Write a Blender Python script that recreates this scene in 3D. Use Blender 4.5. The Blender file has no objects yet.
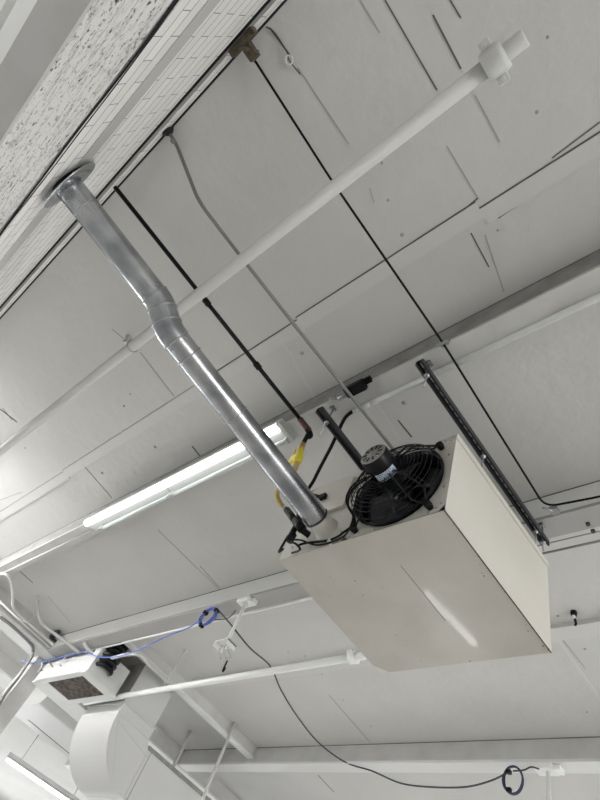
import bpy, bmesh, math, random
from mathutils import Vector, Matrix
random.seed(7)
K = 0.79          # survey units -> metres
EYE = 1.60        # camera height above the floor
PI = math.pi
C = bpy.context.scene.collection
scn = bpy.context.scene

# ------------------------------------------------------------------ camera survey
CM = ((0.73356016, 0.59802679, 0.32288304), (-0.38437735, 0.75687607, -0.52857608), (-0.5604851, 0.26363342, 0.78508208))
FPX = 538.0
def W(px, py, x=None, y=None, z=None):
    """point where the survey ray meets a real plane of the room (survey units, origin at eye)"""
    v = ((px-300)/FPX, (py-400)/FPX, 1.0)
    r = Vector([sum(CM[i][j]*v[i] for i in range(3)) for j in range(3)])
    t = z/r.z if z is not None else (y/r.y if y is not None else x/r.x)
    return r*t
def V(*a): return Vector(a)
def real(p): return Vector((p[0]*K, p[1]*K, p[2]*K+EYE))

# ------------------------------------------------------------------ materials
def mat(name, col, rough=.6, metal=0., bump=None, vary=None, emit=None, spec=.5, coat=0.):
    m = bpy.data.materials.new(name); m.use_nodes = True
    nt = m.node_tree; b = nt.nodes['Principled BSDF']
    b.inputs['Base Color'].default_value = (*col, 1); b.inputs['Roughness'].default_value = rough
    b.inputs['Metallic'].default_value = metal; b.inputs['Specular IOR Level'].default_value = spec
    b.inputs['Coat Weight'].default_value = coat
    tc = nt.nodes.new('ShaderNodeTexCoord')
    if vary:
        sc, col2, lo, hi = vary
        n = nt.nodes.new('ShaderNodeTexNoise'); n.inputs['Scale'].default_value = sc; n.inputs['Detail'].default_value = 6
        r = nt.nodes.new('ShaderNodeValToRGB'); r.color_ramp.elements[0].position = lo; r.color_ramp.elements[1].position = hi
        r.color_ramp.elements[0].color = (*col2, 1); r.color_ramp.elements[1].color = (*col, 1)
        nt.links.new(tc.outputs['Object'], n.inputs['Vector']); nt.links.new(n.outputs['Fac'], r.inputs['Fac'])
        nt.links.new(r.outputs['Color'], b.inputs['Base Color'])
    if bump:
        sc, st, dist = bump
        n = nt.nodes.new('ShaderNodeTexNoise'); n.inputs['Scale'].default_value = sc; n.inputs['Detail'].default_value = 5
        k = nt.nodes.new('ShaderNodeBump'); k.inputs['Strength'].default_value = st; k.inputs['Distance'].default_value = dist
        nt.links.new(tc.outputs['Object'], n.inputs['Vector']); nt.links.new(n.outputs['Fac'], k.inputs['Height'])
        nt.links.new(k.outputs['Normal'], b.inputs['Normal'])
    if emit:
        b.inputs['Emission Color'].default_value = (*emit[0], 1); b.inputs['Emission Strength'].default_value = emit[1]
    return m

M = {}
M['ceiling'] = mat('painted ceiling board', (.60, .595, .58), .8, bump=(9, .45, .02), vary=(1.3, (.57, .565, .55), .35, .65), spec=.2)
M['tape'] = mat('painted joint tape', (.61, .605, .59), .8, bump=(30, .2, .004), spec=.2)
M['seam'] = mat('open panel joint', (.13, .127, .12), .9)
M['faint'] = mat('filled panel joint', (.36, .355, .34), .9)
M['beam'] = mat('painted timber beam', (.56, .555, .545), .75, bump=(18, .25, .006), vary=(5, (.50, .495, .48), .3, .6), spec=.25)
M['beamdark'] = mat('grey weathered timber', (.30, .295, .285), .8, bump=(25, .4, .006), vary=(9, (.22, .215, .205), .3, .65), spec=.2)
M['trim'] = mat('white painted trim', (.66, .66, .65), .55)
M['pipewhite'] = mat('white painted pipe', (.56, .56, .545), .5, bump=(14, .1, .004), spec=.3)
M['pipebright'] = mat('glossy white paint', (.80, .81, .80), .35)
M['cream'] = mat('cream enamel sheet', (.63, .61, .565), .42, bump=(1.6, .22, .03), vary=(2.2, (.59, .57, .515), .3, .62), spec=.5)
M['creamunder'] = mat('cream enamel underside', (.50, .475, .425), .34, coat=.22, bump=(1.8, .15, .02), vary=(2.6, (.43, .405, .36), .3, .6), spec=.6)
M['galv'] = mat('galvanised flue sheet', (.50, .515, .53), .27, .95, bump=(2.2, .25, .02), vary=(5, (.24, .25, .27), .35, .65))
M['galvdull'] = mat('dull galvanised steel', (.42, .43, .44), .42, .85, vary=(12, (.30, .31, .32), .3, .7))
M['conduit'] = mat('grey steel conduit', (.20, .20, .195), .5, .4)
M['strut'] = mat('dark strut steel', (.065, .068, .075), .42, .55)
M['black'] = mat('black iron', (.006, .006, .007), .5, spec=.18)
M['blackgloss'] = mat('black enamel', (.007, .008, .010), .30, spec=.22)
M['rubber'] = mat('black rubber cable', (.007, .007, .008), .6, spec=.15)
M['dark'] = mat('dark opening', (.010, .010, .012), .8)
M['motorblack'] = mat('black motor paint', (.006, .006, .007), .35, spec=.2)
M['blade'] = mat('dark grey fan blade', (.030, .032, .038), .35, spec=.5)
M['bandgrey'] = mat('grey rendered brick band', (.50, .495, .48), .85)
M['litbeam'] = mat('beam face painted as lit', (.80, .80, .79), .6)  # whiter beam face stands for light falling on it from the fixtures
M['shadebeam'] = mat('grey paint and painted shade', (.40, .395, .385), .75)  # plain grey; on the beam flange the dark tone stands for shade
M['motorend'] = mat('grey motor end bell', (.24, .235, .22), .5, .3)
M['label'] = mat('bluish motor label', (.50, .58, .70), .5)
M['yellow'] = mat('yellow gas fitting', (.72, .60, .02), .45)
M['brass'] = mat('brass gas fitting', (.55, .38, .14), .35, .6)
M['hose'] = mat('tan coated gas hose', (.58, .42, .16), .5)
M['copper'] = mat('reddish elbow fitting', (.10, .035, .03), .5)
M['rust'] = mat('rusty bracket', (.13, .105, .07), .8, .3, vary=(30, (.05, .04, .03), .35, .6))
M['blue'] = mat('blue network cable', (.10, .16, .52), .5)
M['navy'] = mat('dark navy cable', (.02, .028, .07), .5)
M['greycable'] = mat('dark grey cable', (.05, .05, .06), .6)
M['tube'] = mat('lit fluorescent lens', (.9, .9, .9), .4, emit=((1., .995, .985), 5.0))
M['filltube'] = mat('added fill lamp tube', (.9, .9, .9), .4, emit=((1., .995, .985), 175.0))
M['streaktube'] = mat('added streak lamp tube', (.9, .9, .9), .4, emit=((1., .995, .985), 11.0))
M['tubeoff'] = mat('unlit fluorescent tube', (.58, .63, .62), .3)
M['fixture'] = mat('white enamel fixture', (.50, .51, .505), .5)
M['duct'] = mat('painted duct sheet', (.60, .60, .595), .5, bump=(2.5, .12, .02), spec=.4)
M['filter'] = mat('dirty filter mesh', (.15, .115, .095), .95, bump=(60, .8, .01), vary=(17, (.035, .03, .027), .38, .62))
M['floor'] = mat('pale concrete floor', (.50, .49, .47), .7, bump=(4, .1, .01))
M['farwall'] = mat('painted block wall', (.62, .615, .60), .8)
M['window'] = mat('added glowing pane', (.8, .8, .8), .5, emit=((.93, .97, 1.), 5.0))
M['doorskin'] = mat('grey painted door panel', (.52, .53, .52), .5)

def brick_mat():
    m = mat('white painted brick', (.63, .62, .60), .8, spec=.2); nt = m.node_tree; b = nt.nodes['Principled BSDF']
    tc = nt.nodes.new('ShaderNodeTexCoord'); sp = nt.nodes.new('ShaderNodeSeparateXYZ'); cb = nt.nodes.new('ShaderNodeCombineXYZ')
    nt.links.new(tc.outputs['Object'], sp.inputs[0]); nt.links.new(sp.outputs['X'], cb.inputs['X']); nt.links.new(sp.outputs['Z'], cb.inputs['Y'])
    nz = nt.nodes.new('ShaderNodeTexNoise'); nz.inputs['Scale'].default_value = 9
    nt.links.new(tc.outputs['Object'], nz.inputs['Vector'])
    mx = nt.nodes.new('ShaderNodeVectorMath'); mx.operation = 'MULTIPLY_ADD'; mx.inputs[1].default_value = (.010, .010, 0)
    nt.links.new(nz.outputs['Color'], mx.inputs[0]); nt.links.new(cb.outputs[0], mx.inputs[2])
    bt = nt.nodes.new('ShaderNodeTexBrick'); bt.offset = .5
    bt.inputs['Scale'].default_value = 1.0; bt.inputs['Brick Width'].default_value = .245; bt.inputs['Row Height'].default_value = .062
    bt.inputs['Mortar Size'].default_value = .0022; bt.inputs['Mortar Smooth'].default_value = .35
    bt.inputs['Color1'].default_value = (.80, .79, .77, 1); bt.inputs['Color2'].default_value = (.73, .72, .70, 1); bt.inputs['Mortar'].default_value = (.17, .165, .155, 1)
    nt.links.new(mx.outputs[0], bt.inputs['Vector']); nt.links.new(bt.outputs['Color'], b.inputs['Base Color'])
    bp = nt.nodes.new('ShaderNodeBump'); bp.inputs['Strength'].default_value = .6; bp.inputs['Distance'].default_value = .006; bp.invert = True
    nt.links.new(bt.outputs['Fac'], bp.inputs['Height']); nt.links.new(bp.outputs['Normal'], b.inputs['Normal'])
    return m
M['brick'] = brick_mat()

def concrete_mat():
    m = mat('rough pitted concrete', (.60, .59, .57), .9, spec=.15); nt = m.node_tree; b = nt.nodes['Principled BSDF']
    tc = nt.nodes.new('ShaderNodeTexCoord')
    n = nt.nodes.new('ShaderNodeTexNoise'); n.inputs['Scale'].default_value = 55; n.inputs['Detail'].default_value = 8; n.inputs['Roughness'].default_value = .7
    mp = nt.nodes.new('ShaderNodeMapping'); mp.inputs['Scale'].default_value = (.6, 1, 1.2)
    nt.links.new(tc.outputs['Object'], mp.inputs['Vector']); nt.links.new(mp.outputs[0], n.inputs['Vector'])
    r = nt.nodes.new('ShaderNodeValToRGB'); e = r.color_ramp.elements
    e[0].position = .36; e[0].color = (.06, .055, .05, 1); e[1].position = .44; e[1].color = (.78, .77, .75, 1)
    nt.links.new(n.outputs['Fac'], r.inputs['Fac'])
    m2 = nt.nodes.new('ShaderNodeMapping'); m2.inputs['Scale'].default_value = (.9, 1, 11)
    n2 = nt.nodes.new('ShaderNodeTexNoise'); n2.inputs['Scale'].default_value = 1.6; n2.inputs['Detail'].default_value = 9; n2.inputs['Roughness'].default_value = .72
    nt.links.new(tc.outputs['Object'], m2.inputs['Vector']); nt.links.new(m2.outputs[0], n2.inputs['Vector'])
    r2 = nt.nodes.new('ShaderNodeValToRGB'); e2 = r2.color_ramp
    e2.elements[0].position = .485; e2.elements[0].color = (1, 1, 1, 1); e2.elements[1].position = .515; e2.elements[1].color = (1, 1, 1, 1)
    k = e2.elements.new(.50); k.color = (.25, .24, .22, 1)
    nt.links.new(n2.outputs['Fac'], r2.inputs['Fac'])
    mm = nt.nodes.new('ShaderNodeMix'); mm.data_type = 'RGBA'; mm.blend_type = 'MULTIPLY'; mm.inputs['Factor'].default_value = .8
    nt.links.new(r.outputs['Color'], mm.inputs['A']); nt.links.new(r2.outputs['Color'], mm.inputs['B']); nt.links.new(mm.outputs['Result'], b.inputs['Base Color'])
    bp = nt.nodes.new('ShaderNodeBump'); bp.inputs['Strength'].default_value = .8; bp.inputs['Distance'].default_value = .012
    nt.links.new(n.outputs['Fac'], bp.inputs['Height']); nt.links.new(bp.outputs['Normal'], b.inputs['Normal'])
    return m
M['concrete'] = concrete_mat()

# ------------------------------------------------------------------ mesh building (survey units)
class MB:
    def __init__(s): s.v = []; s.f = []; s.sm = []
    def add(s, vs, fs, smooth=False):
        o = len(s.v); s.v += [Vector(v) for v in vs]; s.f += [tuple(i+o for i in f) for f in fs]; s.sm += [smooth]*len(fs); return s
    def box(s, a, b):
        x0, y0, z0 = a; x1, y1, z1 = b
        v = [(x, y, z) for x in (x0, x1) for y in (y0, y1) for z in (z0, z1)]
        return s.add(v, [(0,1,3,2), (4,6,7,5), (0,4,5,1), (2,3,7,6), (0,2,6,4), (1,5,7,3)])
    def obox(s, c, ax, ay, az):        # oriented box, half axes
        v = [c+i*ax+j*ay+k*az for i in (-1, 1) for j in (-1, 1) for k in (-1, 1)]
        return s.add(v, [(0,1,3,2), (4,6,7,5), (0,4,5,1), (2,3,7,6), (0,2,6,4), (1,5,7,3)])
    def tube(s, pts, r, n=12, caps=True, closed=False):
        pts = [Vector(p) for p in pts]; N = len(pts); rs = r if isinstance(r, (list, tuple)) else [r]*N
        tan = []
        for i in range(N):
            a = pts[(i-1) % N] if (closed or i > 0) else pts[i]; b = pts[(i+1) % N] if (closed or i < N-1) else pts[i]
            t = (b-a); tan.append(t.normalized() if t.length > 1e-9 else Vector((0, 0, 1)))
        u = tan[0].orthogonal().normalized(); vs = []
        for i in range(N):
            u = (u - tan[i]*u.dot(tan[i])).normalized(); w = tan[i].cross(u)
            for k in range(n):
                a = 2*PI*k/n; vs.append(pts[i]+(u*math.cos(a)+w*math.sin(a))*rs[i])
        fs = []
        for i in range(N if closed else N-1):
            j = (i+1) % N
            for k in range(n): fs.append((i*n+k, i*n+(k+1) % n, j*n+(k+1) % n, j*n+k))
        s.add(vs, fs, True)
        if caps and not closed:
            o = len(s.v)-len(vs); s.f += [tuple(o+k for k in reversed(range(n))), tuple(o+(N-1)*n+k for k in range(n))]; s.sm += [False, False]
        return s
    def cyl(s, a, b, r, r2=None, n=24): return s.tube([a, b], [r, r if r2 is None else r2], n)
    def lathe(s, o, ax, prof, n=40, closed=False):     # prof: (distance along ax, radius)
        ax = Vector(ax).normalized(); u = ax.orthogonal().normalized(); w = ax.cross(u); vs = []
        for d, r in prof:
            for k in range(n):
                a = 2*PI*k/n; vs.append(Vector(o)+ax*d+(u*math.cos(a)+w*math.sin(a))*r)
        fs = []
        for i in range(len(prof) if closed else len(prof)-1):
            j = (i+1) % len(prof)
            for k in range(n): fs.append((i*n+k, i*n+(k+1) % n, j*n+(k+1) % n, j*n+k))
        return s.add(vs, fs, True)
    def sphere(s, c, r, n=12):
        return s.lathe(c, (0, 0, 1), [(-r*math.cos(PI*i/8), max(r*math.sin(PI*i/8), 1e-4)) for i in range(9)], n)
    def build(s, name, m, parent=None, bevel=0):
        me = bpy.data.meshes.new(name); o = bpy.data.objects.new(name, me); C.objects.link(o)
        rv = [real(v) for v in s.v]
        if parent is not None and parent.type == 'EMPTY' or parent is not None:
            org = wloc(parent); o.parent = parent; loc = Vector((0, 0, 0))
        else:
            mn = Vector([min(v[i] for v in rv) for i in range(3)]); mx = Vector([max(v[i] for v in rv) for i in range(3)])
            org = Vector(((mn.x+mx.x)/2, (mn.y+mx.y)/2, mn.z)); loc = org
        me.from_pydata([v-org for v in rv], [], s.f); me.polygons.foreach_set('use_smooth', s.sm); me.update()
        bm = bmesh.new(); bm.from_mesh(me); bmesh.ops.recalc_face_normals(bm, faces=bm.faces); bm.to_mesh(me); bm.free()
        o.location = loc
        me.materials.append(M[m])
        if bevel:
            bv = o.modifiers.new('bevel', 'BEVEL'); bv.width = bevel; bv.segments = 2; bv.limit_method = 'ANGLE'
        return o
def wloc(o):
    p = Vector(o.location)
    while o.parent: o = o.parent; p += Vector(o.location)
    return p
def tag(o, label, cat, group=None):
    o['label'] = label; o['category'] = cat
    if group: o['group'] = group
    return o
def thing(name, at, label, cat, group=None):
    o = bpy.data.objects.new(name, None); C.objects.link(o); o.location = real(at); o.empty_display_size = .1
    return tag(o, label, cat, group)
def struct(o, label=None):
    o['kind'] = 'structure'
    if label: o['label'] = label
    return o
def smooth_path(pts, n=8):
    pts = [Vector(p) for p in pts]; out = []
    for i in range(len(pts)-1):
        p0 = pts[max(i-1, 0)]; p1 = pts[i]; p2 = pts[i+1]; p3 = pts[min(i+2, len(pts)-1)]
        for k in range(n):
            t = k/n
            out.append(.5*((2*p1)+(p2-p0)*t+(2*p0-5*p1+4*p2-p3)*t*t+(3*p1-p0-3*p2+p3)*t**3))
    out.append(pts[-1]); return out
def bend_path(pts, r=.06, n=6):       # straight runs with rounded corners
    pts = [Vector(p) for p in pts]; out = [pts[0]]
    for i in range(1, len(pts)-1):
        a = (pts[i-1]-pts[i]); b = (pts[i+1]-pts[i]); ra = min(r, a.length*.45, b.length*.45)
        A = pts[i]+a.normalized()*ra; B = pts[i]+b.normalized()*ra
        for k in range(n+1):
            t = k/n; out.append(A*(1-t)**2+pts[i]*2*t*(1-t)+B*t*t)
    out.append(pts[-1]); return out

# ------------------------------------------------------------------ the room
H = 3.744; YW = -1.013; FL = -EYE/K
X0, X1, Y1 = -22., 9., 15.
ZL = 2.547; ZB = 2.028                      # lintel top and bottom
struct(MB().box((X0-.2, YW-1.2, FL-.1), (X1+.2, Y1+.2, FL)).build('floor', 'floor'))
ceil = struct(MB().box((X0-.2, YW-.35, H), (X1+.2, Y1+.2, H+.12)).build('ceiling', 'ceiling'))
# brick wall above the concrete lintel, brick piers at both ends, shutter opening between
bw = MB().box((X0, YW-.30, ZL+.012), (X1, YW, 3.50)).box((X0, YW-.30, 3.62), (X1, YW, H))
bw.box((X0, YW-.30, 3.50), (X1, YW-.07, 3.62))
bw.box((X0, YW-.30, FL), (-14, YW, ZL+.012)).box((7, YW-.30, FL), (X1, YW, ZL+.012))
wall = struct(bw.build('wall_back', 'brick'), 'white painted brick wall running up to the ceiling')
MB().box((-14, YW-.27, ZL), (7, YW-.02, ZL+.014)).build('mortar_gap', 'seam', wall)
# raised flat course half way up the wall and dark groove near the top
MB().box((X0, YW-.001, 2.84), (X1, YW+.002, 2.955)).build('rendered_course', 'bandgrey', wall)
MB().box((X0, YW-.07, 3.610), (X1, YW-.016, 3.622)).build('groove_shadow_gap', 'dark', wall)
MB().box((X0, YW-.016, 3.612), (X1, YW-.002, 3.622)).build('groove_lip', 'shadebeam', wall)
MB().box((X0, YW-.05, H-.008), (X1, YW+.013, H-.0005)).build('top_gap', 'dark', wall)
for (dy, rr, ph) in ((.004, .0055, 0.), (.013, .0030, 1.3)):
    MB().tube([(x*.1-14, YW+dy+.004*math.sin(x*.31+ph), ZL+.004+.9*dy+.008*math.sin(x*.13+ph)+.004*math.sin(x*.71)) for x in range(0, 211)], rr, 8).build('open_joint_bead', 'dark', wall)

def lintel():
    bm = bmesh.new(); x0, x1 = -14.0, 7.0; nx, nz = 900, 26
    import mathutils
    me_v = []; mb = MB()
    prof = [(YW+.0, ZL), (YW+.0, ZB), (YW-.30, ZB), (YW-.30, ZL)]
    # only the part near the view is finely displaced
    segs = [(-14, -5, 90), (-5, .6, 420), (.6, 7, 60)]
    xs = []
    for a, b, n in segs: xs += [a+(b-a)*i/n for i in range(n)]
    xs.append(7.0)
    zs = [ZL+(ZB-ZL)*j/34 for j in range(35)]
    vs = []; fs = []
    for x in xs:
        for j, z in enumerate(zs):
            n1 = mathutils.noise.fractal(Vector((x*2.2, z*5, 0)), .8, 2.2, 4)
            n2 = mathutils.noise.noise(Vector((x*14, z*22, 3)))
            d = n1*.006+(-.022 if n2 < -.52 else 0)
            if j == 34: d = n1*.004
            e = mathutils.noise.noise(Vector((x*6, 0, 9)))*.010 if j in (0, 34) else 0
            vs.append((x, YW-.006+d, z))
    nz = len(zs)
    for i in range(len(xs)-1):
        for j in range(nz-1): fs.append((i*nz+j, (i+1)*nz+j, (i+1)*nz+j+1, i*nz+j+1))
    mb.add(vs, fs, False)
    # top, back, ends
    mb.box((x0, YW-.25, ZB+.012), (x1, YW-.035, ZL))
    return mb
lo = struct(lintel().build('trim_1', 'concrete'), 'rough pitted concrete lintel under the brick wall')
# smooth rendered underside set slightly up behind the rough face
zu = ZB+.0
struct(MB().box((-14, YW-.32, zu-.012), (7, YW-.004, zu+.010)).build('trim_2', 'beam'), 'smooth grey underside of the concrete lintel')
# door head and closed panel door below
yd = W(20, 46, z=zu)[1]
struct(MB().box((-14, yd-.16, zu-.11), (7, yd-.02, zu)).box((-14, yd-.10, zu-.16), (7, yd-.05, zu-.10)).build('trim_3', 'trim'), 'pale painted head of the wide doorway')
door = struct(MB().box((-14, yd-.16, FL), (7, yd-.12, zu-.11)).build('door_1', 'doorskin'), 'wide overhead door under the lintel')
for k in range(5):
    zz = FL+.75*k+.3
    MB().box((-14, yd-.121, zz), (7, yd-.10, zz+.05)).build('door_rib', 'doorskin', door)

# far walls; the glowing windows are unseen and added to brighten the room
wl = MB().box((X0-.2, YW-.3, FL), (X0, Y1+.2, H)); struct(wl.build('wall_left', 'farwall'))
wr = MB().box((X1, YW-.3, FL), (X1+.2, Y1+.2, H)); struct(wr.build('wall_right', 'farwall'))
wf = MB().box((X0, Y1, FL), (X1, Y1+.2, H)); struct(wf.build('wall_front', 'farwall'))
wn = 0
def window(a, b, axis):
    global wn; wn += 1
    o = struct(MB().box(a, b).build('window_%d' % wn, 'window'))
    fr = MB(); t = .05
    if axis == 'x':
        x = b[0]+.02 if a[0] < -10 else a[0]-.02; y0, y1, z0, z1 = a[1], b[1], a[2], b[2]
        for yy in (y0, (y0+y1)/2, y1): fr.box((x-.03, yy-t/2, z0), (x+.03, yy+t/2, z1))
        for zz in (z0, z1): fr.box((x-.03, y0, zz-t/2), (x+.03, y1, zz+t/2))
    else:
        y = a[1]-.02; x0, x1, z0, z1 = a[0], b[0], a[2], b[2]
        for xx in (x0, (x0+x1)/2, x1): fr.box((xx-t/2, y-.03, z0), (xx+t/2, y+.03, z1))
        for zz in (z0, z1): fr.box((x0, y-.03, zz-t/2), (x1, y+.03, zz+t/2))
    fr.build('window_frame', 'trim', o)
def fill_light(c, nrm, sx, sy, power, col=(1., 1., 1.)):  # area light added at a far wall to lift the room brightness
    l = bpy.data.lights.new('fill_light', 'AREA'); l.shape = 'RECTANGLE'; l.size = sx*K; l.size_y = sy*K; l.energy = power; l.color = col
    o = bpy.data.objects.new('fill_light', l); C.objects.link(o); o.location = real(c)
    o.rotation_euler = Vector(nrm).to_track_quat('-Z', 'Y').to_euler(); return o
for y in (1.5, 7.0, 12.0):
    window((X0, y-1.2, -.6), (X0+.02, y+1.2, 1.8), 'x'); fill_light((X0+.15, y, .6), (1, 0, 0), 2.4, 2.4, 40, (.96, .98, 1.))
for y in (2.5, 8.5):
    window((X1-.02, y-1.4, -.8), (X1, y+1.4, 1.6), 'x'); fill_light((X1-.15, y, .4), (-1, 0, 0), 2.8, 2.4, 92, (1., .97, .92))
for x in (-17, -11, -5, 2):
    window((x-1.2, Y1-.02, -.6), (x+1.2, Y1, 1.6), 'y'); fill_light((x, Y1-.15, .5), (0, -1, 0), 2.4, 2.2, 38, (1., .99, .97))

# ceiling joints and tape
def seam(p, q, w=.012, m='seam', name='panel_joint', t=.004):
    a = W(*p, z=H); b = W(*q, z=H); d = (b-a).normalized(); n = V(-d.y, d.x, 0)
    MB().obox((a+b)/2+V(0, 0, -t/2+.0005), d*((b-a).length/2), n*w/2, V(0, 0, t/2)).build(name, m, ceil)
yj = .70
for i, (xa, xb, dy) in enumerate(((-9.5, -6.1, .02), (-6.1, -3.5, 0), (-3.5, -2.2, .0), (-2.2, -.62, -.02), (-.62, .9, .03), (.9, 5, 0))):
    MB().box((xa, yj-.055+dy, H-.008), (xb, yj+.055+dy, H+.002)).build('joint_tape', 'tape', ceil)
    MB().box((xa, yj-.066+dy, H-.0035), (xb, yj-.056+dy, H+.001)).build('panel_joint', 'faint' if i < 2 else 'seam', ceil)
seam((400, 262), (478, 198), .010); seam((478, 198), (447, 146), .006, 'faint')
seam((552, 158), (600, 122), .008); seam((498, 218), (600, 149), .012); seam((471, 233), (489, 267), .008)
seam((485, 235), (504, 292), .008, 'faint'); seam((270, 28), (290, 55), .009); seam((298, 68), (349, 144), .007, 'faint')
seam((385, 0), (437, 90), .008); seam((360, 0), (380, 33), .006, 'faint'); seam((433, 15), (461, 69), .010); seam((450, 0), (461, 18), .007)
seam((475, 95), (500, 142), .006, 'faint'); seam((0, 409), (17, 422), .014); seam((3, 408), (12, 420), .008, 'faint')
seam((83, 465), (112, 498), .010, 'faint'); seam((112, 329), (124, 339), .006, 'faint'); seam((140, 352), (174, 396), .007, 'faint')
seam((192, 446), (200, 456), .014); seam((281, 340), (315, 398), .030, 'tape'); seam((20, 571), (33, 583), .014)
seam((370, 188), (374, 203), .006, 'faint'); seam((48, 596), (70, 622), .007, 'faint'); seam((200, 566), (220, 588), .008, 'faint')
seam((158, 530), (220, 590), .006, 'faint'); seam((329, 695), (370, 742), .012, 'faint'); seam((398, 420), (412, 437), .012)
seam((378, 405), (400, 440), .030, 'tape'); seam((553, 632), (600, 700), .03, 'tape'); seam((563, 640), (585, 668), .01, 'faint')
seam((318, 775), (334, 792), .012); seam((0, 500), (22, 492), .006, 'faint')
seam((140, 640), (150, 650), .01, 'faint')
# nail pops and paint chips
for (px, py, r) in ((548, 37, .010), (537, 112, .012), (382, 163, .010), (402, 235, .014), (124, 406, .014), (155, 447, .018), (102, 473, .018), (130, 394, .008), (25, 448, .01),
                    (558, 616, .014), (585, 649, .016), (587, 712, .014), (305, 656, .012), (322, 674, .012), (343, 700, .012), (371, 726, .012), (288, 652, .01), (388, 200, .01), (498, 230, .01), (302, 353, .02), (404, 403, .02)):
    c = W(px, py, z=H); MB().lathe(c, (0, 0, -1), [(-.001, r), (.003, r*.9), (.006, r*.5), (.007, .0005)], 10).build('nail_pop', 'faint', ceil)

# transverse beams (run along the brick wall), deep face towards the camera and flat flange below
def xbeam(n, y, w, zb, x0, x1, label, face='beam', lip=False, fl='beam'):
    o = struct(MB().box((x0, y, zb+.03), (x1, y+w*.45, H)).build('trim_%d' % n, face), label)
    MB().box((x0, y-.004, zb), (x1, y+w, zb+.032)).build('beam_flange', fl, o)
    MB().box((x0, y-.003, H-.010), (x1, y+.01, H+.0)).build('joint_line', 'seam', o)
    return o
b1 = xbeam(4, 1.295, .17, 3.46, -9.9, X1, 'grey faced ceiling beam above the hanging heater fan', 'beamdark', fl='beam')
b2 = xbeam(5, 3.00, .20, 3.475, -9.9, X1, 'white ceiling beam between the heater and the ducting', 'litbeam', fl='shadebeam')
b3 = xbeam(6, 6.317, .22, 3.482, -14, X1, 'white ceiling beam lowest in the picture', fl='trim')
xbeam(7, 9.9, .2, 3.48, -14, X1, 'ceiling beam beyond the others')
struct(MB().box((-7.6, 4.50, H-.045), (X1, 4.68, H+.001)).build('trim_8', 'tape'), 'shallow batten on the ceiling beside the heater corner')
# lengthwise beams
def ybeam(n, x, w, zb, y0, y1, label):
    o = struct(MB().box((x-w, y0, zb+.03), (x, y1, H)).build('trim_%d' % n, 'beam'), label)
    MB().box((x-w-.05, y0, zb), (x+.012, y1, zb+.032)).build('beam_flange', 'trim', o)
    return o
ybeam(9, -7.77, .07, 3.56, 3.2, 6.317, 'narrow lengthwise beam meeting the lowest ceiling beam')
ybeam(10, -9.75, .55, 3.47, YW, Y1, 'heavy lengthwise girder carried by the square column')
ybeam(11, -11.9, .6, 3.47, YW, Y1, 'lengthwise girder behind the square column')
struct(MB().box((-10.42, 3.06, FL), (-10.10, 3.36, 3.47)).build('trim_12', 'beam', bevel=.01), 'square white column at the left')

# ------------------------------------------------------------------ unit heater
hx0, hx1, hy0, hy1, hz0, hz1 = -2.75, -1.388, 1.82, 3.135, 2.40, 3.17
fcx, fcz, fr_ = -1.775, 2.755, .335
heater = thing('unit_heater', ((hx0+hx1)/2, (hy0+hy1)/2, hz0), 'large cream sheet metal unit heater hung from the ceiling with a black caged fan', 'heater')
def face_with_hole():
    mb = MB(); n = 64; xl = fcx-(hx1-fcx); circ = []; rect = []
    for k in range(n):
        a = 2*PI*(k+.5)/n; c, s = math.cos(a), math.sin(a); circ.append((fcx+fr_*c, hy0, fcz+fr_*s))
        tx = (hx1-fcx)/c if c > 1e-6 else ((xl-fcx)/c if c < -1e-6 else 1e9)
        tz = (hz1-fcz)/s if s > 1e-6 else ((hz0-fcz)/s if s < -1e-6 else 1e9)
        t = min(tx, tz); rect.append((fcx+t*c, hy0, fcz+t*s))
    mb.add(circ+rect, [(k, (k+1) % n, n+(k+1) % n, n+k) for k in range(n)])
    return mb
shell = face_with_hole(); xl = fcx-(hx1-fcx)
shell.box((hx0, hy0, hz0+.004), (xl, hy1, hz1))
shell.box((xl, hy1-.03, hz0+.004), (hx1-.021, hy1, hz1)).box((xl, hy0+.001, hz1-.02), (hx1-.021, hy1-.03, hz1))
for (cx, cz) in ((hx1, hz1), (hx1, hz0), (xl, hz1), (xl, hz0)):
    sx = .05 if cx == hx1 else -.05; sz = .05 if cz == hz1 else -.05
    shell.add([(cx, hy0, cz), (cx-sx, hy0, cz), (cx, hy0, cz-sz)], [(0, 1, 2)])
shell.build('cabinet', 'cream', heater)
sp = MB().box((hx1-.02, hy0+.001, hz0+.004), (hx1, hy1, hz1-.055)); sp.build('side_panel', 'cream', heater)
MB().box((hx1-.02, hy0-.004, hz1-.050), (hx1+.008, hy1+.004, hz1+.003)).build('top_rail', 'cream', heater, .004)
MB().box((hx1-.012, hy0+.004, hz1-.056), (hx1-.002, hy1-.004, hz1-.049)).build('panel_gap', 'dark', heater)
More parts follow.
